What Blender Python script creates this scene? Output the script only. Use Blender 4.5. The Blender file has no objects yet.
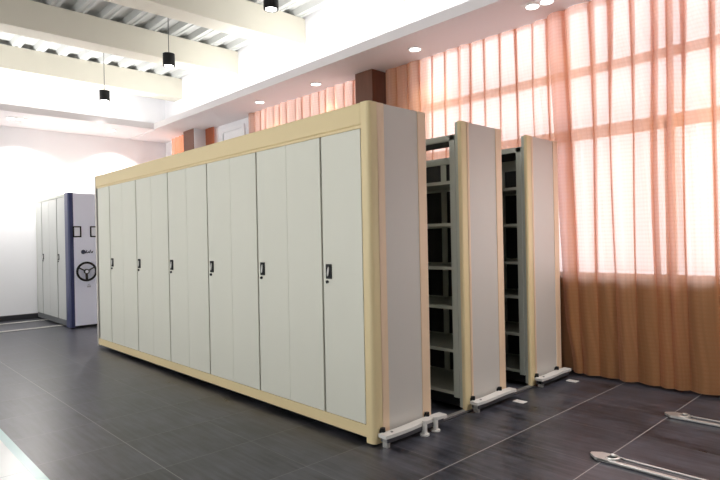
import bpy, bmesh, math, random
from mathutils import Vector, Matrix
random.seed(7)
PI = math.pi
sc = bpy.context.scene
COL = sc.collection

# ------------------------------------------------------------------ materials
def mat(name):
    m = bpy.data.materials.new(name); m.use_nodes = True
    nt = m.node_tree; nt.nodes.clear()
    out = nt.nodes.new('ShaderNodeOutputMaterial')
    return m, nt, out

def N(nt, t, **kw):
    n = nt.nodes.new(t)
    for k, v in kw.items():
        if k.startswith('i_'):
            n.inputs[k[2:].replace('_', ' ')].default_value = v
        else:
            setattr(n, k, v)
    return n

def math_n(nt, op, a, b=None, clamp=False):
    n = nt.nodes.new('ShaderNodeMath'); n.operation = op; n.use_clamp = clamp
    for i, v in enumerate((a, b)):
        if v is None: continue
        if isinstance(v, (int, float)): n.inputs[i].default_value = v
        else: nt.links.new(v, n.inputs[i])
    return n.outputs[0]

def mixc(nt, fac, a, b):
    n = nt.nodes.new('ShaderNodeMix'); n.data_type = 'RGBA'
    for i, v in ((0, fac), (6, a), (7, b)):
        if isinstance(v, (int, float, tuple)): n.inputs[i].default_value = v
        else: nt.links.new(v, n.inputs[i])
    return n.outputs[2]

def c4(c): return (c[0], c[1], c[2], 1.0)

def plain(name, col, rough=0.5, metal=0.0, var=0.04, scale=6.0, spec=0.5, bump=0.0):
    """painted / metal / plastic surface with a faint procedural mottling"""
    m, nt, out = mat(name)
    b = N(nt, 'ShaderNodeBsdfPrincipled')
    b.inputs['Roughness'].default_value = rough
    b.inputs['Metallic'].default_value = metal
    b.inputs['Specular IOR Level'].default_value = spec
    tc = N(nt, 'ShaderNodeTexCoord')
    no = N(nt, 'ShaderNodeTexNoise'); no.inputs['Scale'].default_value = scale; no.inputs['Detail'].default_value = 3
    nt.links.new(tc.outputs['Object'], no.inputs['Vector'])
    lo = tuple(max(0, x * (1 - var)) for x in col); hi = tuple(min(1, x * (1 + var)) for x in col)
    nt.links.new(mixc(nt, no.outputs['Fac'], c4(lo), c4(hi)), b.inputs['Base Color'])
    if bump:
        n2 = N(nt, 'ShaderNodeTexNoise'); n2.inputs['Scale'].default_value = 220
        nt.links.new(tc.outputs['Object'], n2.inputs['Vector'])
        bp = N(nt, 'ShaderNodeBump'); bp.inputs['Strength'].default_value = bump; bp.inputs['Distance'].default_value = 0.002
        nt.links.new(n2.outputs['Fac'], bp.inputs['Height']); nt.links.new(bp.outputs[0], b.inputs['Normal'])
    nt.links.new(b.outputs[0], out.inputs[0])
    return m

def emissive(name, col, s):
    m, nt, out = mat(name)
    e = N(nt, 'ShaderNodeEmission'); e.inputs[0].default_value = c4(col); e.inputs[1].default_value = s
    nt.links.new(e.outputs[0], out.inputs[0]); return m

def floor_mat():
    m, nt, out = mat('slate_tile')
    b = N(nt, 'ShaderNodeBsdfPrincipled')
    tc = N(nt, 'ShaderNodeTexCoord'); sp = N(nt, 'ShaderNodeSeparateXYZ')
    nt.links.new(tc.outputs['Object'], sp.inputs[0])
    T = 0.622
    ux = math_n(nt, 'DIVIDE', math_n(nt, 'SUBTRACT', sp.outputs[0], 0.548), T)
    uy = math_n(nt, 'DIVIDE', math_n(nt, 'ADD', sp.outputs[1], 1.13), T)
    fx = math_n(nt, 'ABSOLUTE', math_n(nt, 'SUBTRACT', math_n(nt, 'FRACT', math_n(nt, 'ADD', ux, 0.5)), 0.5))
    fy = math_n(nt, 'ABSOLUTE', math_n(nt, 'SUBTRACT', math_n(nt, 'FRACT', math_n(nt, 'ADD', uy, 0.5)), 0.5))
    gx = math_n(nt, 'MULTIPLY', math_n(nt, 'LESS_THAN', fx, 0.0052), math_n(nt, 'ADD', 0.25, math_n(nt, 'MULTIPLY', math_n(nt, 'GREATER_THAN', sp.outputs[0], 0.3), 0.75)))
    gy = math_n(nt, 'MULTIPLY', math_n(nt, 'LESS_THAN', fy, 0.0040), math_n(nt, 'ADD', 0.35, math_n(nt, 'MULTIPLY', math_n(nt, 'LESS_THAN', sp.outputs[1], -0.9), 0.65)))
    # every second joint across reads paler than its neighbours
    cell = N(nt, 'ShaderNodeCombineXYZ')
    nt.links.new(math_n(nt, 'FLOOR', ux), cell.inputs[0]); nt.links.new(math_n(nt, 'FLOOR', uy), cell.inputs[1])
    wn = N(nt, 'ShaderNodeTexWhiteNoise'); wn.noise_dimensions = '3D'; nt.links.new(cell.outputs[0], wn.inputs['Vector'])
    # streaks along x plus cloudy patches
    mp = N(nt, 'ShaderNodeMapping'); mp.inputs['Scale'].default_value = (1.3, 16, 1)
    ad = N(nt, 'ShaderNodeVectorMath'); ad.operation = 'ADD'
    sv = N(nt, 'ShaderNodeVectorMath'); sv.operation = 'SCALE'; sv.inputs['Scale'].default_value = 5.0
    nt.links.new(wn.outputs['Color'], sv.inputs[0])
    nt.links.new(tc.outputs['Object'], ad.inputs[0]); nt.links.new(sv.outputs[0], ad.inputs[1])
    nt.links.new(ad.outputs[0], mp.inputs[0])
    n1 = N(nt, 'ShaderNodeTexNoise'); n1.inputs['Scale'].default_value = 2.0; n1.inputs['Detail'].default_value = 5
    nt.links.new(mp.outputs[0], n1.inputs['Vector'])
    n2 = N(nt, 'ShaderNodeTexNoise'); n2.inputs['Scale'].default_value = 2.6; n2.inputs['Detail'].default_value = 6; n2.inputs['Roughness'].default_value = 0.65
    nt.links.new(ad.outputs[0], n2.inputs['Vector'])
    t = math_n(nt, 'ADD', math_n(nt, 'MULTIPLY', n1.outputs['Fac'], 0.5), math_n(nt, 'MULTIPLY', n2.outputs['Fac'], 0.5))
    r = N(nt, 'ShaderNodeValToRGB'); r.color_ramp.elements[0].position = 0.39; r.color_ramp.elements[1].position = 0.63
    r.color_ramp.elements[0].color = (0.015, 0.0155, 0.020, 1); r.color_ramp.elements[1].color = (0.078, 0.080, 0.100, 1)
    nt.links.new(t, r.inputs[0])
    c = mixc(nt, gx, r.outputs[0], (0.36, 0.35, 0.34, 1))
    c = mixc(nt, math_n(nt, 'MULTIPLY', gy, 0.7), c, (0.32, 0.31, 0.30, 1))
    nt.links.new(c, b.inputs['Base Color'])
    rr = N(nt, 'ShaderNodeMapRange'); rr.inputs[3].default_value = 0.20; rr.inputs[4].default_value = 0.42
    nt.links.new(t, rr.inputs[0])
    nt.links.new(rr.outputs[0], b.inputs['Roughness'])
    b.inputs['Specular IOR Level'].default_value = 0.5
    bp = N(nt, 'ShaderNodeBump'); bp.inputs['Strength'].default_value = 0.12; bp.inputs['Distance'].default_value = 0.004
    nt.links.new(t, bp.inputs['Height']); nt.links.new(bp.outputs[0], b.inputs['Normal'])
    nt.links.new(b.outputs[0], out.inputs[0]); return m

def white_floor_mat():
    m, nt, out = mat('white_tile')
    b = N(nt, 'ShaderNodeBsdfPrincipled'); b.inputs['Roughness'].default_value = 0.12
    tc = N(nt, 'ShaderNodeTexCoord'); sp = N(nt, 'ShaderNodeSeparateXYZ'); nt.links.new(tc.outputs['Object'], sp.inputs[0])
    u = math_n(nt, 'DIVIDE', math_n(nt, 'ADD', sp.outputs[0], 1.268), 0.82)
    f = math_n(nt, 'ABSOLUTE', math_n(nt, 'SUBTRACT', math_n(nt, 'FRACT', math_n(nt, 'ADD', u, 0.5)), 0.5))
    g = math_n(nt, 'LESS_THAN', f, 0.004)
    nt.links.new(mixc(nt, g, (0.93, 0.95, 0.95, 1), (0.62, 0.66, 0.66, 1)), b.inputs['Base Color'])
    nt.links.new(b.outputs[0], out.inputs[0]); return m

def wood_mat(name, a, b_, sc_=(9, 9, 0.7)):
    m, nt, out = mat(name)
    b = N(nt, 'ShaderNodeBsdfPrincipled'); b.inputs['Roughness'].default_value = 0.35
    tc = N(nt, 'ShaderNodeTexCoord'); mp = N(nt, 'ShaderNodeMapping'); mp.inputs['Scale'].default_value = sc_
    n = N(nt, 'ShaderNodeTexNoise'); n.inputs['Scale'].default_value = 3; n.inputs['Detail'].default_value = 6
    nt.links.new(tc.outputs['Object'], mp.inputs[0]); nt.links.new(mp.outputs[0], n.inputs['Vector'])
    nt.links.new(mixc(nt, n.outputs['Fac'], c4(a), c4(b_)), b.inputs['Base Color'])
    nt.links.new(b.outputs[0], out.inputs[0]); return m

def curtain_mat(name, col, trans, see=0.16):
    """sheer woven cloth: fine horizontal ribs and a small check, lets window light through"""
    m, nt, out = mat(name)
    tc = N(nt, 'ShaderNodeTexCoord'); sp = N(nt, 'ShaderNodeSeparateXYZ'); nt.links.new(tc.outputs['UV'], sp.inputs[0])
    def stripe(o, period, thr):
        f = math_n(nt, 'FRACT', math_n(nt, 'DIVIDE', o, period))
        return math_n(nt, 'LESS_THAN', f, thr)
    hz = stripe(sp.outputs[1], 0.036, 0.42)
    vt = stripe(sp.outputs[0], 0.028, 0.42)
    chk = math_n(nt, 'ADD', math_n(nt, 'MULTIPLY', hz, 0.75), math_n(nt, 'MULTIPLY', vt, 0.25))
    dk = tuple(x * y for x, y in zip(col, (0.74, 0.69, 0.62)))
    cc = mixc(nt, chk, c4(col), c4(dk))
    tk = tuple(x * y for x, y in zip(trans, (0.97, 0.92, 0.88)))
    ct = mixc(nt, chk, c4(trans), c4(tk))
    d = N(nt, 'ShaderNodeBsdfDiffuse'); nt.links.new(cc, d.inputs[0])
    tr = N(nt, 'ShaderNodeBsdfTranslucent'); nt.links.new(ct, tr.inputs[0])
    tp = N(nt, 'ShaderNodeBsdfTransparent'); tp.inputs[0].default_value = (1, 0.89, 0.93, 1)
    m1 = N(nt, 'ShaderNodeMixShader'); m1.inputs[0].default_value = 0.5
    nt.links.new(d.outputs[0], m1.inputs[1]); nt.links.new(tr.outputs[0], m1.inputs[2])
    m2 = N(nt, 'ShaderNodeMixShader')
    mpp = N(nt, 'ShaderNodeMapping'); mpp.inputs['Scale'].default_value = (26, 0.35, 1)
    nz_ = N(nt, 'ShaderNodeTexNoise'); nz_.inputs['Scale'].default_value = 1.0; nz_.inputs['Detail'].default_value = 3
    nt.links.new(tc.outputs['UV'], mpp.inputs[0]); nt.links.new(mpp.outputs[0], nz_.inputs['Vector'])
    vr = math_n(nt, 'ADD', 0.35, math_n(nt, 'MULTIPLY', nz_.outputs['Fac'], 1.25))
    see = math_n(nt, 'MULTIPLY', vr, see)
    nt.links.new(math_n(nt, 'MULTIPLY', math_n(nt, 'SUBTRACT', 1.10, math_n(nt, 'MULTIPLY', chk, 0.35)), see), m2.inputs[0])
    nt.links.new(m1.outputs[0], m2.inputs[1]); nt.links.new(tp.outputs[0], m2.inputs[2])
    nt.links.new(m2.outputs[0], out.inputs[0]); return m

def glass_mat():
    m, nt, out = mat('window_glass')
    tp = N(nt, 'ShaderNodeBsdfTransparent'); tp.inputs[0].default_value = (0.95, 0.97, 0.97, 1)
    gl = N(nt, 'ShaderNodeBsdfGlossy'); gl.inputs['Roughness'].default_value = 0.03
    fr = N(nt, 'ShaderNodeFresnel'); fr.inputs[0].default_value = 1.35
    mx = N(nt, 'ShaderNodeMixShader')
    nt.links.new(fr.outputs[0], mx.inputs[0]); nt.links.new(tp.outputs[0], mx.inputs[1]); nt.links.new(gl.outputs[0], mx.inputs[2])
    nt.links.new(mx.outputs[0], out.inputs[0]); return m

M = dict(
    floor=floor_mat(), white_floor=white_floor_mat(),
    teal=plain('pale_teal_edge', (0.55, 0.82, 0.82), 0.15),
    wall=plain('white_wall_paint', (0.88, 0.88, 0.91), 0.7, var=0.01),
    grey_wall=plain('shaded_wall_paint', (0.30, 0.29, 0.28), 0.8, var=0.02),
    soffit=plain('soffit_paint', (0.84, 0.80, 0.82), 0.7, var=0.01),
    beam=plain('cream_beam_paint', (0.66, 0.63, 0.54), 0.6, var=0.015),
    deck=plain('grey_white_deck', (0.52, 0.53, 0.52), 0.5, var=0.03),
    base=plain('black_baseboard', (0.03, 0.03, 0.035), 0.4),
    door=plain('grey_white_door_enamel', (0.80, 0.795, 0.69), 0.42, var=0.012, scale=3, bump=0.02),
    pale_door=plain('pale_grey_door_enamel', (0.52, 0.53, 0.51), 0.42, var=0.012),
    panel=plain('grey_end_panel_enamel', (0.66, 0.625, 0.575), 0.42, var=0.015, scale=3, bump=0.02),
    gold=plain('cream_gold_enamel', (0.86, 0.70, 0.40), 0.4, var=0.015),
    peach=plain('peach_cream_enamel', (0.88, 0.66, 0.46), 0.4, var=0.015),  # gold enamel with the curtain's warm light put into its colour
    rack=plain('grey_green_rack_enamel', (0.56, 0.58, 0.51), 0.45, var=0.02),
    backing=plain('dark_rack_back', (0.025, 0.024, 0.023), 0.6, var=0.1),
    seam=plain('dark_gap', (0.012, 0.013, 0.011), 0.7),
    black=plain('black_plastic', (0.010, 0.010, 0.011), 0.55, spec=0.25),
    steel=plain('bright_steel', (0.72, 0.72, 0.70), 0.28, metal=1.0),
    alu=plain('pale_aluminium', (0.62, 0.61, 0.58), 0.32, metal=0.7),
    bar=plain('off_white_bar', (0.80, 0.78, 0.74), 0.3),
    shadowgrey=plain('dark_grey_steel', (0.10, 0.10, 0.11), 0.4, metal=0.3),
    blue=plain('navy_blue_enamel', (0.032, 0.042, 0.125), 0.35),
    lav=plain('pale_lavender_enamel', (0.80, 0.83, 0.97), 0.4, var=0.012),
    plinth=plain('dark_grey_plinth', (0.12, 0.125, 0.13), 0.4),
    paper=plain('white_card', (0.84, 0.87, 0.95), 0.7),
    navy=plain('dark_emblem_paint', (0.03, 0.04, 0.08), 0.5),
    grey_mark=plain('pale_grey_mark', (0.45, 0.46, 0.55), 0.5),
    wood=wood_mat('red_brown_veneer', (0.10, 0.038, 0.022), (0.21, 0.085, 0.05)),
    white_frame=plain('window_frame_paint', (0.78, 0.62, 0.52), 0.5),
    sill=plain('dark_brown_cladding', (0.07, 0.045, 0.03), 0.6),
    casing=plain('white_casing', (0.90, 0.90, 0.92), 0.5),
    glass=glass_mat(),
    lamp=emissive('lamp_face', (1.0, 0.98, 0.95), 9.0),
    lamp_rim=plain('white_lamp_rim', (0.86, 0.86, 0.86), 0.35),
    curtain=curtain_mat('sheer_salmon_cloth', (0.82, 0.42, 0.19), (0.82, 0.60, 0.55), 0.29),
    curtain_red=curtain_mat('sheer_copper_cloth', (0.52, 0.20, 0.10), (0.90, 0.42, 0.26), 0.25),
    cord=plain('thin_grey_cord', (0.10, 0.10, 0.10), 0.5),
)

# ------------------------------------------------------------------ mesh helpers
class MB:
    def __init__(s): s.bm = bmesh.new()
    def box(s, x0, x1, y0, y1, z0, z1, bev=0.0, seg=2):
        mtx = Matrix.Translation(((x0+x1)/2, (y0+y1)/2, (z0+z1)/2)) @ Matrix.Diagonal((abs(x1-x0), abs(y1-y0), abs(z1-z0), 1))
        r = bmesh.ops.create_cube(s.bm, size=1.0, matrix=mtx)
        if bev > 0:
            es = list({e for v in r['verts'] for e in v.link_edges})
            bmesh.ops.bevel(s.bm, geom=es, offset=bev, segments=seg, affect='EDGES', profile=0.5)
        return s
    def cyl(s, c, r, h, axis='z', seg=24, r2=None):
        rot = {'z': Matrix.Identity(4), 'x': Matrix.Rotation(PI/2, 4, 'Y'), 'y': Matrix.Rotation(-PI/2, 4, 'X')}[axis]
        bmesh.ops.create_cone(s.bm, cap_ends=True, segments=seg, radius1=r, radius2=r if r2 is None else r2, depth=h,
                              matrix=Matrix.Translation(c) @ rot)
        return s
    def torus(s, c, R, r, axis='x', a0=0.0, a1=2*PI, seg=36, rs=10):
        full = abs(a1-a0-2*PI) < 1e-6
        n = seg if full else seg+1
        rings = []
        for i in range(n):
            a = a0 + (a1-a0)*i/seg
            ring = []
            for j in range(rs):
                b = 2*PI*j/rs
                p, q, w = (R+r*math.cos(b))*math.cos(a), (R+r*math.cos(b))*math.sin(a), r*math.sin(b)
                v = {'x': (w, p, q), 'y': (p, w, q), 'z': (p, q, w)}[axis]
                ring.append(s.bm.verts.new((c[0]+v[0], c[1]+v[1], c[2]+v[2])))
            rings.append(ring)
        for i in range(n if full else n-1):
            A, B = rings[i], rings[(i+1) % n]
            for j in range(rs):
                s.bm.faces.new((A[j], A[(j+1) % rs], B[(j+1) % rs], B[j]))
        if not full:
            s.bm.faces.new(rings[0]); s.bm.faces.new(rings[-1])
        return s
    def bar(s, p0, p1, w, t=None):
        """square-section bar from p0 to p1"""
        p0, p1 = Vector(p0), Vector(p1); d = p1-p0
        q = d.to_track_quat('Z', 'Y').to_matrix().to_4x4()
        mtx = Matrix.Translation((p0+p1)/2) @ q @ Matrix.Diagonal((w, t or w, d.length, 1))
        bmesh.ops.create_cube(s.bm, size=1.0, matrix=mtx); return s
    def prism(s, pts, axis, a, b):
        """extrude a 2-D outline along an axis"""
        def P(u, v, w): return {'x': (w, u, v), 'y': (u, w, v), 'z': (u, v, w)}[axis]
        A = [s.bm.verts.new(P(u, v, a)) for u, v in pts]; B = [s.bm.verts.new(P(u, v, b)) for u, v in pts]
        n = len(pts)
        s.bm.faces.new(A); s.bm.faces.new(B[::-1])
        for i in range(n):
            s.bm.faces.new((A[i], B[i], B[(i+1) % n], A[(i+1) % n]))
        return s
    def build(s, name, m, parent=None, smooth=False):
        bmesh.ops.recalc_face_normals(s.bm, faces=s.bm.faces[:])
        me = bpy.data.meshes.new(name); s.bm.to_mesh(me); s.bm.free()
        me.materials.append(m)
        if smooth:
            for p in me.polygons: p.use_smooth = True
            try: me.set_sharp_from_angle(angle=math.radians(38))
            except Exception: pass
        o = bpy.data.objects.new(name, me); COL.objects.link(o)
        if parent: o.parent = parent; o.matrix_parent_inverse = Matrix.Identity(4)
        return o

def tag(o, label=None, cat=None, group=None, kind=None):
    if label: o['label'] = label
    if cat: o['category'] = cat
    if group: o['group'] = group
    if kind: o['kind'] = kind
    return o
def empty(name, loc, label, cat, group=None):
    o = bpy.data.objects.new(name, None); o.empty_display_size = 0.1; COL.objects.link(o); o.location = loc
    return tag(o, label, cat, group)
def struct(mb, name, m, parent=None, smooth=False):
    o = mb.build(name, m, parent, smooth)
    if parent is None: o['kind'] = 'structure'
    return o
def copy_tree(o, parent=None):
    c = o.copy(); COL.objects.link(c)
    if parent: c.parent = parent
    for ch in list(o.children): copy_tree(ch, c)
    return c

# ------------------------------------------------------------------ room
XF, YW, XR, YB = -9.4, 2.9, 5.0, -9.0       # far wall, window wall, right wall, open front
ZS, ZD, ZB = 3.62, 4.87, 4.455               # soffit, deck, beam underside
YS, XS = 2.05, -8.05                        # soffit lips

struct(MB().box(XF, XR, -1.68, YW+0.3, -0.12, 0.0), 'floor', M['floor'])
struct(MB().box(XF, XR, YB, -1.735, -0.12, 0.0), 'floor', M['white_floor'])
struct(MB().box(XF, XR, -1.735, -1.68, -0.12, 0.001), 'trim_1', M['teal'])

struct(MB().box(XF-0.2, XF, YB, YW+0.3, 0, 5.1), 'wall_left', M['wall'])
struct(MB().box(XR, XR+0.2, YB, YW+0.3, 0, 5.1), 'wall_right', M['grey_wall'])
struct(MB().box(XF, XF+0.012, -8, YW, 0.0, 0.10), 'baseboard_left', M['base'])

# window wall, built from piers, sills and lintels around three openings
wins = [(-1.97, 2.75, 0.95, 4.10), (-5.60, -2.98, 0.95, 4.10), (-8.95, -7.98, 0.95, 4.10)]
wb = MB()
xs = [XR] + [v for w in wins for v in (w[1], w[0])] + [XF-0.2]
for i in range(0, len(xs), 2):
    wb.box(xs[i+1], xs[i], YW, YW+0.2, 0, 5.1)
for x0, x1, z0, z1 in wins:
    wb.box(x0, x1, YW, YW+0.2, 0, z0); wb.box(x0, x1, YW, YW+0.2, z1, 5.1)
struct(wb, 'wall_back', M['wall'])

for k, ((x0, x1, z0, z1), mul) in enumerate(zip(wins, ([-1.0, -0.04, 0.9, 1.85], [-4.7, -3.85], []))):
    f = MB(); t = 0.05
    ya, yb = YW+0.05, YW+0.12
    f.box(x0, x1, ya, yb, z0, z0+t); f.box(x0, x1, ya, yb, z1-t, z1)
    f.box(x0, x0+t, ya, yb, z0, z1); f.box(x1-t, x1, ya, yb, z0, z1)
    f.box(x0, x1, ya, yb, 2.34, 2.46); f.box(x0, x1, ya, yb, 2.985, 3.075)
    for q in mul: f.box(q-0.04, q+0.04, ya, yb, z0, 2.40)
    w = struct(f, 'window_%d' % (k+1), M['white_frame'])
    MB().box(x0+0.02, x1-0.02, YW+0.08, YW+0.088, z0+0.02, z1-0.02).build('pane', M['glass'], w)

# added dark panels and ledges: darken the curtain foot, stop window light leaking
for k, (x0, x1, z0, z1) in enumerate(wins):
    struct(MB().box(x0, x1, YW-0.02, YW, 0, z0).box(x0, x1, 2.795 if k == 0 else 2.84, YW+0.05, z0-0.02, z0+0.012), 'trim_%d' % (k+3), M['sill'])

# corrugated deck ceiling: ribs run along x
P = 0.366; prof = []
y = YB; k = 0
off = 2.61 - math.ceil((2.61-YB)/P)*P
y = off
while y < YW+0.2:
    prof += [(y-0.11, ZD+0.085), (y+0.05, ZD+0.085), (y+0.085, ZD), (y+0.125, ZD), (y+0.14, ZD+0.014), (y+0.165, ZD+0.014), (y+0.18, ZD), (y+0.215, ZD)]
    y += P
d = MB(); A = [d.bm.verts.new((XF, a, b)) for a, b in prof]; B = [d.bm.verts.new((XR, a, b)) for a, b in prof]
for i in range(len(prof)-1): d.bm.faces.new((A[i], A[i+1], B[i+1], B[i]))
struct(d, 'ceiling', M['deck'])

for xb in (-8.55, -6.30, -4.30, -2.2, 0.0, 2.2):
    b = MB(); b.box(xb-0.36, xb, YB, YW, ZB, ZD+0.005, bev=0.008)
    struct(b, 'ceiling_beam', M['beam'])

# dropped soffits with a raised lip (cove behind it)
s = MB(); s.box(XF, XR, YS+0.06, YW, ZS, ZS+0.05); s.box(XS-0.06, XR, YS, YS+0.06, ZS, ZS+0.115)
struct(s, 'soffit', M['soffit'])
s = MB(); s.box(XF, XS-0.06, YB, YS, ZS, ZS+0.05); s.box(XS-0.06, XS, YB, YS-0.001, ZS, ZS+0.115)
struct(s, 'soffit', M['soffit'])

# veneered pillars against the window wall
p1 = MB().box(-2.87, -2.545, 2.6, YW, 0, ZS, bev=0.006)
struct(p1, 'pillar', M['wood'])
p2 = MB().box(-7.93, -7.50, 2.6, YW, 0, ZS, bev=0.006)
o2 = struct(p2, 'pillar', M['wood'])
MB().box(-7.50, -7.485, 2.61, 2.86, 0, ZS).build('side_panel', M['casing'], o2)  # white sheet added for the lamp light falling on this pillar side

# white casing on the pier behind the shelving
cs = MB(); cs.box(-6.90, -6.84, 2.86, YW, 0, 3.52); cs.box(-6.16, -6.10, 2.86, YW, 0, 3.52); cs.box(-6.84, -6.16, 2.86, YW, 3.46, 3.52)
cs.box(-6.84, -6.16, 2.885, YW, 0, 3.46)
struct(cs, 'trim_2', M['casing'])

# ------------------------------------------------------------------ curtains
def curtain(name, x0, x1, yc, z0, z1, m, label, seed, per=(0.15, 0.24), amp=0.05, lead=0.0, bulge=0.0, lapw=0.034):
    rnd = random.Random(seed)
    cents = [x0]
    while cents[-1] < x1-0.08: cents.append(cents[-1] + rnd.uniform(*per))
    cents[-1] = x1
    nl = len(cents)-1
    depth = [rnd.uniform(0.7, 1.25) for _ in range(nl)]
    tilt = [rnd.uniform(-0.03, 0.03) for _ in range(nl+1)]
    ph = [rnd.uniform(0, 6.28) for _ in range(6)]
    per_l = 12; nfold = 9; nz = 34
    fw_ = [rnd.uniform(0.6, 1.4) for _ in range(nl+1)]      # how far each pleat laps over itself
    keep = [rnd.choice((0.25, 0.4, 0.6, 0.9)) for _ in range(nl+1)]
    bm = bmesh.new(); uvl = bm.loops.layers.uv.new('UVMap')
    rows = []
    for j in range(nz+1):
        z = z0 + (z1-z0)*j/nz
        top = max(0.0, (z-(z1-1.3))/1.3)            # pleats pinch towards the heading
        row = []; s_len = 0; prev = None
        def edge(i):
            return cents[i] + (0 if i in (0, nl) else tilt[i]*(1-top)*math.sin(1.2*z+ph[i % 6]))
        def lap(i):
            return 0.0 if i in (0, nl) else lapw*fw_[i]*(keep[i] + (1-keep[i])*top)
        for i in range(nl):
            a, b = edge(i), edge(i+1)
            la, lb = lap(i), lap(i+1)
            soft = amp*depth[i]*(0.75+0.25*math.sin(0.9*z+ph[i % 6]))
            a2, b2 = a - la/2, b + lb/2             # the cloth runs past the pleat line, doubles back, then goes on
            for k in range(per_l+1):
                u = k/per_l
                lobe = math.sin(PI*u)**0.8 if 0 < u < 1 else 0.0
                xx = a2 + u*(b2-a2) + 0.05*math.sin(2*PI*u)*(b-a)
                yy = yc - soft*lobe + 0.010*math.sin(11*xx+ph[0]+0.6*z)*(4*u*(1-u))
                row.append((xx, yy))
            if i < nl-1:
                for k in range(1, nfold):
                    t = k/nfold
                    row.append((b2 + (-lb)*t, yc + 0.004 + 0.022*math.sin(PI*t)*depth[i]))
        out = []
        for xx, yy in row:
            if bulge:
                e = math.exp(-((xx-x0)/0.16)**2)
                yy -= 0.02*e*math.exp(-((z-0.35)/0.45)**2); xx += bulge*e*math.exp(-((z-0.1)/0.35)**2)
                xx += lead*(z/3.6)*math.exp(-((xx-x0)/0.25)**2)
            v = Vector((xx, yy, z))
            if prev is not None: s_len += (v-prev).length
            prev = v
            out.append((bm.verts.new(v), s_len, z))
        rows.append(out)
    for j in range(nz):
        for i in range(len(rows[0])-1):
            q = (rows[j][i], rows[j][i+1], rows[j+1][i+1], rows[j+1][i])
            f = bm.faces.new([t[0] for t in q]); f.smooth = True
            for lp, t in zip(f.loops, q): lp[uvl].uv = (t[1], t[2])
    me = bpy.data.meshes.new(name); bm.to_mesh(me); bm.free(); me.materials.append(m)
    o = bpy.data.objects.new(name, me); COL.objects.link(o)
    tag(o, label, 'curtain')
    return o

curtain('curtain', 0.0, 2.3, 2.76, 0.025, ZS-0.002, M['curtain'], 'long sheer salmon curtain at the right, reaching the dark tiles beside the third shelving unit', 3, per=(0.11, 0.24), amp=0.085, lead=-0.16, bulge=0.06, lapw=0.05)
curtain('curtain', -2.5, 0.06, 2.812, 0.025, ZS-0.002, M['curtain'], 'sheer salmon curtain hanging behind the three end panels, brown at its pillar edge', 5, per=(0.16, 0.21), amp=0.05)
curtain('curtain', -5.82, -2.90, 2.79, 0.025, ZS-0.002, M['curtain'], 'backlit curtain showing above the long cupboard front, left of the near brown pillar', 9, per=(0.16, 0.24), amp=0.06)
curtain('curtain', -8.85, -7.96, 2.79, 0.025, ZS-0.002, M['curtain_red'], 'narrow copper-red curtain in the far corner, left of the far brown pillar', 12, per=(0.14, 0.2), amp=0.06)
curtain('curtain', -7.47, -7.12, 2.84, 0.025, ZS-0.002, M['curtain_red'], 'narrow brown curtain strip just right of the far pillar, above the cupboards', 15, per=(0.1, 0.14), amp=0.03)

# ------------------------------------------------------------------ mobile shelving units
H = 2.30; W = 0.59; PITCH = 0.846; XE = -5.22; X0D = -0.08
TREE = dict()

def end_panel(root, y0, w, z0=0.022, tall=H, tw=0.165, xb=-0.05):
    """grey panel between cream-gold trims, front trim carries the rounded corner post"""
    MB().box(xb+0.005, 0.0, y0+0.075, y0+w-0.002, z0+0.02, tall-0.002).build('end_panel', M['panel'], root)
    ep = root.children[-1]
    MB().box(xb, 0.006, y0+0.075, y0+tw, z0+0.01, tall, bev=0.004).build('panel_trim', M['peach'], ep)
    MB().box(xb, 0.006, y0+w-0.09, y0+w, z0+0.01, tall, bev=0.004).build('panel_trim', M['peach'], ep)
    return ep

def corner_post(root, y0, x1=0.006, wx=0.075, z0=0.012, tall=H, m=None, name='corner_post', r=0.035):
    n = 8; pts = [(x1-wx, y0)]
    for i in range(n+1):
        a = -PI/2 + (PI/2)*i/n
        pts.append((x1-r+r*math.cos(a), y0+r+r*math.sin(a)))
    pts += [(x1, y0+0.085), (x1-wx, y0+0.085)]
    MB().prism(pts, 'z', z0, tall).build(name, m or M['gold'], root, smooth=True)

def foot_bar(root, ya, yb, z=0.075, brackets=()):
    """low off-white bar bolted across the foot of the end panel"""
    b = MB(); n = 10
    for i in range(n):
        u0, u1 = i/n, (i+1)/n
        s0, s1 = 0.006*math.sin(2*PI*u0), 0.006*math.sin(2*PI*u1)
        b.bar((0.062+s0, ya+(yb-ya)*u0, z), (0.062+s1, ya+(yb-ya)*u1+0.002, z), 0.075, 0.022)
    fb = b.build('foot_bar', M['bar'], root)
    MB().box(0.03, 0.092, ya+0.02, yb-0.03, z-0.042, z-0.011).build('bar_underside', M['shadowgrey'], fb)
    for q in (ya+0.05, yb-0.13):
        MB().cyl((0.02, q, z+0.024), 0.017, 0.028, 'z', 16).cyl((0.012, q, z+0.012), 0.02, 0.03, 'x', 14).build('bolt_knob', M['black'], fb, True)
    MB().cyl((0.065, ya+0.09, z+0.0125), 0.009, 0.004).build('screw', M['shadowgrey'], fb, True)
    MB().box(0.045, 0.085, ya+0.02, ya+0.05, 0.002, z-0.01).build('stand', M['alu'], fb)
    for q in brackets:
        k = MB().box(0.085, 0.115, q-0.014, q+0.014, 0.006, z+0.02, bev=0.003).cyl((0.10, q, 0.006), 0.034, 0.01).cyl((0.10, q, z+0.02), 0.02, 0.014)
        k.build('stand', M['bar'], fb, True)

def door(root, x0, x1, y, z0, z1, m=None):
    t = MB().box(x0, x1, y, y+0.022, z0, z1, bev=0.003)
    return t.build('door', m or M['door'], root)

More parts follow.
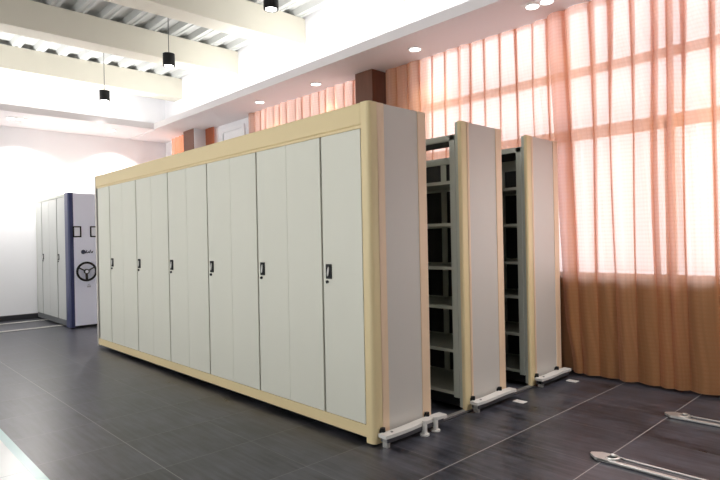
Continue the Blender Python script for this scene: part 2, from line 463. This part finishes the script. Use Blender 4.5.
def handle(dr, x, y, z):
    """black recessed plate with a pale lever in the middle and a key barrel below"""
    h = MB().box(x-0.031, x+0.031, y-0.009, y, z-0.053, z+0.053, bev=0.004).build('handle', M['black'], dr)
    t = MB(); t.bm.free(); t.bm = bmesh.new()
    pts = [(x+0.008*math.cos(2*PI*i/20)+0.006*math.sin(2*PI*i/20), z+0.034*math.sin(2*PI*i/20)) for i in range(20)]
    t.prism(pts, 'y', y-0.015, y-0.008).build('lever', M['bar'], h)
    MB().cyl((x-0.018, y-0.006, z-0.075), 0.011, 0.012, 'y', 16).build('lock', M['black'], dr, True)

def shelf_stack(root, y0, w, x0, x1, zs, full=False):
    """open rack: uprights, shelves with turned lips, dark perforated back"""
    n = 6
    bounds = [x1 - (x1-x0)*i/n for i in range(n+1)]
    for i, bx in enumerate(bounds):
        a = bx-0.055 if i == 0 else (bx if i == n else bx-0.028)
        MB().box(a, a+0.055, y0, y0+0.04, 0.10, 2.20, bev=0.004).build('upright', M['rack'], root)
        MB().box(a, a+0.045, y0+w-0.04, y0+w-0.0, 0.10, 2.16).build('upright', M['rack'], root)
    MB().box(x1-0.008, x1, y0+0.04, y0+w-0.04, 0.10, 2.16).build('side_sheet', M['rack'], root)
    for k, z in enumerate(zs):
        s = MB()
        s.box(x0, x1-0.045, y0+0.004, y0+w-0.008, z-0.012, z-0.006)
        s.box(x0, x1-0.045, y0+0.002, y0+0.014, z-0.026, z)
        s.box(x0, x1-0.045, y0+w-0.016, y0+w-0.004, z-0.028, z+0.004)
        s.build('shelf', M['rack'], root)
    t = MB(); t.box(x0, x1-0.0, y0, y0+0.03, 2.155, 2.20); t.box(x0, x1, y0+w-0.03, y0+w, 2.06, 2.17 if full else 2.10)
    MB().box(-0.64, -0.58, y0+w-0.02, y0+w-0.012, 0.1, 2.06).build('back_brace', M['rack'], root)
    t.build('top_rail', M['rack'], root)
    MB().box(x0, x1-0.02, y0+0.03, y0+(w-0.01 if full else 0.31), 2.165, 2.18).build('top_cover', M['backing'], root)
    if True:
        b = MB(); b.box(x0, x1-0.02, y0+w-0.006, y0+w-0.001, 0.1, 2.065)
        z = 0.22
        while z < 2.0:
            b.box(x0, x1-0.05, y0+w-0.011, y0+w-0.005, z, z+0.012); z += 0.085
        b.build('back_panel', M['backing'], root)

ZL = (0.145, 0.483, 0.828, 1.145, 1.496, 1.835)

# --- nearest unit: closed doors along the long side
u1 = empty('mobile_shelving_unit', (0, 0, 0), 'long closed shelving unit nearest the camera, twelve grey-white doors in a cream-gold frame', 'shelving unit')
MB().box(XE, -0.045, 0.03, 0.05, 0.13, 2.15).build('front_backing', M['seam'], u1)
MB().box(XE+0.01, -0.05, 0.05, W-0.01, 2.13, 2.15).build('top_sheet', M['rack'], u1)
MB().box(XE, -0.045, W-0.02, W-0.005, 0.06, 2.20).build('back_panel', M['rack'], u1)
MB().box(XE, -0.068, 0.0, 0.06, 2.15, H, bev=0.012).box(XE, -0.068, 0.004, 0.05, 2.128, 2.15, bev=0.003).build('top_fascia', M['gold'], u1)
MB().box(XE, -0.068, 0.004, 0.06, 0.045, 0.128, bev=0.004).build('plinth', M['gold'], u1)
MB().box(XE, -0.02, 0.03, W-0.03, 0.03, 0.06).build('carriage', M['black'], u1)
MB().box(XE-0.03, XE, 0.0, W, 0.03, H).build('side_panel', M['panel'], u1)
MB().box(XE-0.004, XE+0.022, -0.002, 0.05, 0.13, 2.15).build('corner_strip', M['panel'], u1)
for k in range(6):
    b = X0D - k*PITCH; a = b - PITCH; c = (a+b)/2
    door(u1, a+0.001, c-0.010, 0.004, 0.131, 2.126)
    dr = door(u1, c+0.010, b-0.001, 0.004, 0.131, 2.126)
    handle(dr, c+0.075, 0.004, 1.152)
corner_post(u1, 0.0)
end_panel(u1, 0.0, W, tw=0.15)
foot_bar(u1, 0.015, 0.655, 0.078, brackets=(0.40, 0.52))

# --- two open units behind
def open_unit(y0, w, label, full=False):
    u = empty('mobile_shelving_unit', (0, y0, 0), label, 'shelving unit')
    corner_post(u, 0.0, wx=0.028, r=0.018)
    end_panel(u, 0.0, w, tw=0.115, xb=-0.022)
    MB().box(-0.05, -0.022, 0.004, 0.085, 0.03, H-0.006).build('corner_strip', M['rack'], u)
    shelf_stack(u, 0.0, w, XE, -0.052, ZL, full)
    MB().box(XE, -0.03, 0.02, w-0.02, 0.03, 0.105).build('carriage', M['black'], u)
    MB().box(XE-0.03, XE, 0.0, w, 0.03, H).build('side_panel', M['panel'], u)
    foot_bar(u, 0.03, w+0.008, 0.075)
    return u
open_unit(1.0134, 0.587, 'open-fronted shelving unit second from the camera, between the two narrow aisles')
open_unit(2.0137, 0.588, 'open-fronted shelving unit farthest back, end panel beside the long curtain', True)

# rails in the floor under the units
def bank_rail(x, label):
    r = empty('floor_rail', (x, 0, 0), label, 'floor rail', None)
    MB().box(-0.035, 0.035, 0.09, 2.66, 0.0005, 0.008).build('base_strip', M['shadowgrey'], r)
    MB().box(-0.010, 0.010, 0.09, 2.66, 0.008, 0.020).build('running_rail', M['alu'], r)
bank_rail(-0.012, 'grey floor rail running beneath the end panels of the three shelving units')

# pale slabs standing in for bright reflections on the tiles
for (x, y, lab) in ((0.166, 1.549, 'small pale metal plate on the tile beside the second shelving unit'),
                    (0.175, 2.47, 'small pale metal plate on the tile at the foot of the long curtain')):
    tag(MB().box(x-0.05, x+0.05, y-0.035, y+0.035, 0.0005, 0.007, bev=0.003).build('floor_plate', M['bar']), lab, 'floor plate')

# ------------------------------------------------------------------ rails on the right foreground
def free_rail(x, y, length, label, group=None):
    r = empty('floor_rail', (x, y, 0), label, 'floor rail', group)
    pts = [(0.0, -0.012), (0.07, -0.062), (length, -0.062), (length, 0.062), (0.07, 0.062), (0.0, 0.012)]
    MB().prism(pts, 'z', 0.0005, 0.007).build('base_strip', M['shadowgrey'], r)
    t = MB(); t.box(0.06, length, -0.060, -0.030, 0.007, 0.020, bev=0.003); t.box(0.06, length, 0.046, 0.060, 0.007, 0.016, bev=0.003)
    t.build('running_rail', M['alu'], r)
    MB().prism([(0.0, -0.012), (0.05, -0.06), (0.13, -0.06), (0.10, 0.0), (0.11, 0.055), (0.05, 0.05), (0.0, 0.012)], 'z', 0.007, 0.022).build('end_plate', M['alu'], r)
    MB().torus((0.125, 0.004, 0.020), 0.040, 0.010, 'z', -PI*0.65, PI*0.65, 20, 8).build('end_stop', M['alu'], r, True)
    return r
free_rail(1.085, 0.83, 3.4, 'pale metal floor rail in the right foreground, nearer of the two on open tiles')
free_rail(1.14, 1.985, 3.4, 'pale metal floor rail at the right edge, closer to the curtain hem')

# ------------------------------------------------------------------ far left bank with the handwheel
lx1, ly = -7.385, 0.28
L = empty('mobile_shelving_unit', (lx1, ly, 0), 'far left closed shelving unit with navy corner post and black handwheel', 'shelving unit')
def bx(*a, **k): return MB().box(*a, **k)
lx0 = XF + 0.03 - lx1; LD = 0.75
bx(lx0, -0.01, 0.03, LD, 0.12, 2.20).build('cabinet_body', M['panel'], L)
bx(lx0, -0.19, 0.0, 0.04, 2.20, 2.25, bev=0.004).build('top_fascia', M['rack'], L)
bx(lx0, -0.19, 0.0, 0.04, 0.03, 0.12).build('plinth', M['plinth'], L)
bx(lx0, -0.02, 0.05, LD, 0.012, 0.12).build('carriage', M['black'], L)
bx(lx0, lx0+0.02, 0.0, 0.04, 0.12, 2.20).build('corner_strip', M['rack'], L)
bx(lx0, -0.19, 0.022, 0.03, 0.12, 2.20).build('front_backing', M['seam'], L)
s1, s2 = -9.0-lx1, -8.05-lx1
edges = [(lx0+0.022, s1-0.02), (s1+0.02, (s1+s2)/2-0.002), ((s1+s2)/2+0.002, s2-0.02), (s2+0.02, -0.20)]
for i, (a, b) in enumerate(edges):
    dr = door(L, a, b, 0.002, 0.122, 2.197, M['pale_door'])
    if i in (1, 3): handle(dr, a+0.07, 0.002, 1.18)
corner_post(L, -0.004, x1=0.0, wx=0.19, z0=0.012, tall=2.255, m=M['blue'])
pe = bx(-0.03, 0.002, 0.075, LD+0.004, 0.03, 2.25, bev=0.003).build('end_panel', M['lav'], L)
bx(-0.028, 0.003, 0.075, LD, 0.012, 0.035).build('foot_strip', M['black'], L)
for yc in (0.128, 0.400):                                   # framed card holders
    f = MB(); hw, hh, t = 0.066, 0.092, 0.02
    f.box(0.002, 0.012, yc-hw, yc+hw, 1.605-hh, 1.605-hh+t); f.box(0.002, 0.012, yc-hw, yc+hw, 1.605+hh-t, 1.605+hh)
    f.box(0.002, 0.012, yc-hw, yc-hw+t, 1.605-hh, 1.605+hh); f.box(0.002, 0.012, yc+hw-t, yc+hw, 1.605-hh, 1.605+hh)
    ch = f.build('card_holder', M['black'], pe)
    bx(0.0015, 0.004, yc-hw+0.005, yc+hw-0.005, 1.605-hh+0.005, 1.605+hh-0.005).build('card', M['paper'], ch)
e = MB()                                                     # dark emblem: a round mark with wing-like strokes
e.cyl((0.004, 0.22, 1.265), 0.036, 0.005, 'x', 20)
for i, (a, b, h) in enumerate(((0.25, 0.275, 0.045), (0.282, 0.305, 0.03), (0.312, 0.335, 0.05), (0.342, 0.372, 0.028))):
    e.prism([(a, 1.245), (b-0.006, 1.24), (b+0.008, 1.24+h+0.012), (a+0.014, 1.24+h)], 'x', 0.0018, 0.006)
e.prism([(0.25, 1.238), (0.36, 1.262), (0.372, 1.272), (0.25, 1.25)], 'x', 0.0018, 0.006)
e.build('emblem', M['navy'], pe)
bx(0.0018, 0.004, 0.27, 0.33, 0.665, 0.695).box(0.0018, 0.004, 0.28, 0.32, 0.71, 0.72).build('small_mark', M['grey_mark'], pe)
wc = (0.08, 0.245, 0.937)
wh = MB().torus(wc, 0.148, 0.018, 'x', seg=48, rs=12).build('handwheel', M['black'], L, True)
h = MB()
for a in (PI*0.5+PI, PI*0.16, PI*0.84):
    h.bar((wc[0]-0.01, wc[1]+0.03*math.cos(a), wc[2]+0.03*math.sin(a)), (wc[0], wc[1]+0.145*math.cos(a), wc[2]+0.145*math.sin(a)), 0.036, 0.016)
h.build('spoke', M['black'], wh)
MB().cyl((wc[0]-0.005, wc[1], wc[2]), 0.042, 0.03, 'x').build('hub', M['black'], wh, True)
MB().cyl((wc[0]+0.012, wc[1], wc[2]), 0.026, 0.006, 'x').build('hub_cap', M['paper'], wh, True)
MB().cyl((wc[0]/2, wc[1], wc[2]), 0.02, wc[0], 'x').build('axle', M['steel'], wh, True)
for x, lab in ((-8.95, 'metal rail on the floor leading from the far left unit, nearer the white wall'),
               (-7.9, 'metal rail on the floor leading from the far left unit, farther from the white wall')):
    r = empty('floor_rail', (x, ly+0.02, 0), lab, 'floor rail')
    bx(-0.06, 0.06, -3.2, 0.6, 0.0003, 0.005).build('base_strip', M['shadowgrey'], r)
    bx(-0.045, -0.025, -3.2, 0.6, 0.005, 0.011).box(0.03, 0.05, -3.2, 0.6, 0.005, 0.011).build('running_rail', M['bar'], r)

# ------------------------------------------------------------------ lamps
def spot(loc, energy, size, blend=0.4, rot=(0, 0, 0), rad=0.05, col=(1, 0.97, 0.92)):
    l = bpy.data.lights.new('spot', 'SPOT'); l.energy = energy; l.spot_size = size; l.spot_blend = blend; l.shadow_soft_size = rad; l.color = col
    o = bpy.data.objects.new('spot_light', l); COL.objects.link(o); o.location = loc; o.rotation_euler = rot; return o
def area(loc, rot, sx, sy, energy, col=(1, 1, 1)):
    l = bpy.data.lights.new('area', 'AREA'); l.shape = 'RECTANGLE'; l.size = sx; l.size_y = sy; l.energy = energy; l.color = col
    o = bpy.data.objects.new('area_light', l); COL.objects.link(o); o.location = loc; o.rotation_euler = rot; return o

def pendant(x, y, z, label):
    p = empty('pendant_lamp', (x, y, z), label, 'pendant lamp', 'black cylinder pendants')
    n = MB(); R = 0.085
    n.cyl((0, 0, 0.095), R, 0.17, 'z', 32).torus((0, 0, 0.008), R-0.008, 0.008, 'z', seg=32, rs=8)
    n.build('lamp_shade', M['black'], p, True)
    MB().cyl((0, 0, 0.006), R-0.022, 0.006, 'z', 28).build('lamp_face', M['lamp'], p)
    MB().cyl((0, 0, 0.18+(ZD+0.08-z-0.18)/2), 0.006, ZD+0.08-z-0.18, 'z', 8).build('cord', M['cord'], p)
    MB().cyl((0, 0, 0.188), 0.016, 0.02, 'z', 12).build('cord_grip', M['black'], p)
    spot((x, y, z-0.01), 60, math.radians(95), 0.8)
pendant(-7.78, 1.035, 3.965, 'black cylinder pendant lamp on a cord, leftmost and smallest of the three')
pendant(-5.20, 1.055, 3.975, 'black cylinder pendant lamp on a cord, middle of the three')
pendant(-2.58, 1.05, 3.985, 'black cylinder pendant lamp cut by the top edge of the photo')

def downlight(x, y, label, r=0.075, e=45, light=True):
    p = empty('downlight', (x, y, ZS), label, 'ceiling downlight', 'round downlights in the soffit')
    MB().torus((0, 0, -0.003), r, 0.011, 'z', seg=32, rs=8).build('rim', M['lamp_rim'], p, True)
    MB().cyl((0, 0, -0.003), r-0.006, 0.005, 'z', 28).build('lamp_face', M['lamp'], p)
    if light: spot((x, y, ZS-0.02), e, math.radians(120), 0.7)
downlight(-1.68, 2.46, 'round recessed downlight in the soffit just right of the near brown pillar')
downlight(-3.57, 2.49, 'round recessed downlight in the soffit left of the near brown pillar')
downlight(-4.95, 2.45, 'small-looking downlight in the soffit above the middle of the long cupboards')
downlight(-8.62, 1.45, 'recessed downlight in the far soffit above the bright wall scallop', light=False)

def twin(x, y, ang, label):
    p = empty('twin_downlight', (x, y, ZS), label, 'ceiling downlight'); p.rotation_euler.z = ang
    MB().box(-0.16, 0.16, -0.085, 0.085, -0.006, 0.0, bev=0.003).build('frame', M['lamp_rim'], p)
    for s in (-1, 1):
        q = MB().cyl((s*0.075, 0, -0.012), 0.058, 0.012, 'z', 24).build('lamp', M['lamp'], p)
        MB().torus((s*0.075, 0, -0.008), 0.061, 0.007, 'z', seg=28, rs=8).build('lamp_rim', M['lamp_rim'], q, True)
    spot((x, y-0.05, ZS-0.03), 22, math.radians(120), 0.9, col=(1, 1, 1))
twin(-0.04, 2.39, 0.0, 'twin-lamp ceiling fitting at the top of the soffit above the long curtain')
spot((1.95, 1.95, ZS-0.02), 300, math.radians(120), 0.9, col=(1, 1, 1))   # added unseen spot past the frame, brightens the end panels
twin(-8.56, -0.19, PI/2, 'twin-lamp ceiling fitting in the far soffit at the left edge')

# scallops on the far wall
spot((XF+0.42, 1.72, ZS-0.02), 330, math.radians(128), 0.8, (0, math.radians(-8), 0), 0.03)
spot((XF+0.52, 0.02, ZS-0.02), 330, math.radians(134), 0.8, (0, math.radians(-8), 0), 0.03)

# ------------------------------------------------------------------ daylight
area((0.4, YW+0.9, 2.6), (PI/2, 0, PI), 7.0, 3.9, 250, (0.97, 0.95, 1.0)).rotation_euler = (-PI/2, 0, 0)
area((-4.3, YW+0.9, 2.6), (-PI/2, 0, 0), 3.6, 3.9, 150, (0.97, 0.95, 1.0))
area((-8.4, YW+0.9, 2.3), (-PI/2, 0, 0), 1.6, 3.4, 70, (1.0, 0.95, 0.9))
# cove strips lying on the soffits, shining up
area((-1.5, YS+0.35, ZS+0.09), (PI, 0, 0), 13.0, 0.25, 150, (1, 0.985, 0.95))
area((XS-0.4, -2.0, ZS+0.09), (PI, 0, 0), 0.25, 8.0, 120, (1, 0.99, 0.97))

w = bpy.data.worlds.new('world'); sc.world = w; w.use_nodes = True
bg = w.node_tree.nodes['Background']; bg.inputs[0].default_value = (1.0, 1.0, 1.0, 1); bg.inputs[1].default_value = 2.1

# ------------------------------------------------------------------ camera
F, yaw, pitch, roll = 559.8577, 2.3821, -0.0002, -0.0199
loc = Vector((2.6458, -2.6035, 1.3747))
fw = Vector((math.cos(pitch)*math.cos(yaw), math.cos(pitch)*math.sin(yaw), math.sin(pitch)))
r = Vector((math.sin(yaw), -math.cos(yaw), 0)); u = r.cross(fw)
r2 = math.cos(roll)*r + math.sin(roll)*u; u2 = -math.sin(roll)*r + math.cos(roll)*u
cd = bpy.data.cameras.new('camera'); cam = bpy.data.objects.new('camera', cd); COL.objects.link(cam)
cd.sensor_width = 36; cd.sensor_fit = 'HORIZONTAL'; cd.lens = F/720*36; cd.clip_start = 0.05
mw = Matrix((( r2.x, u2.x, -fw.x, loc.x), (r2.y, u2.y, -fw.y, loc.y), (r2.z, u2.z, -fw.z, loc.z), (0, 0, 0, 1)))
cam.matrix_world = mw
sc.camera = cam
sc.view_settings.view_transform = 'Standard'
sc.view_settings.look = 'None'
sc.view_settings.exposure = 0.0
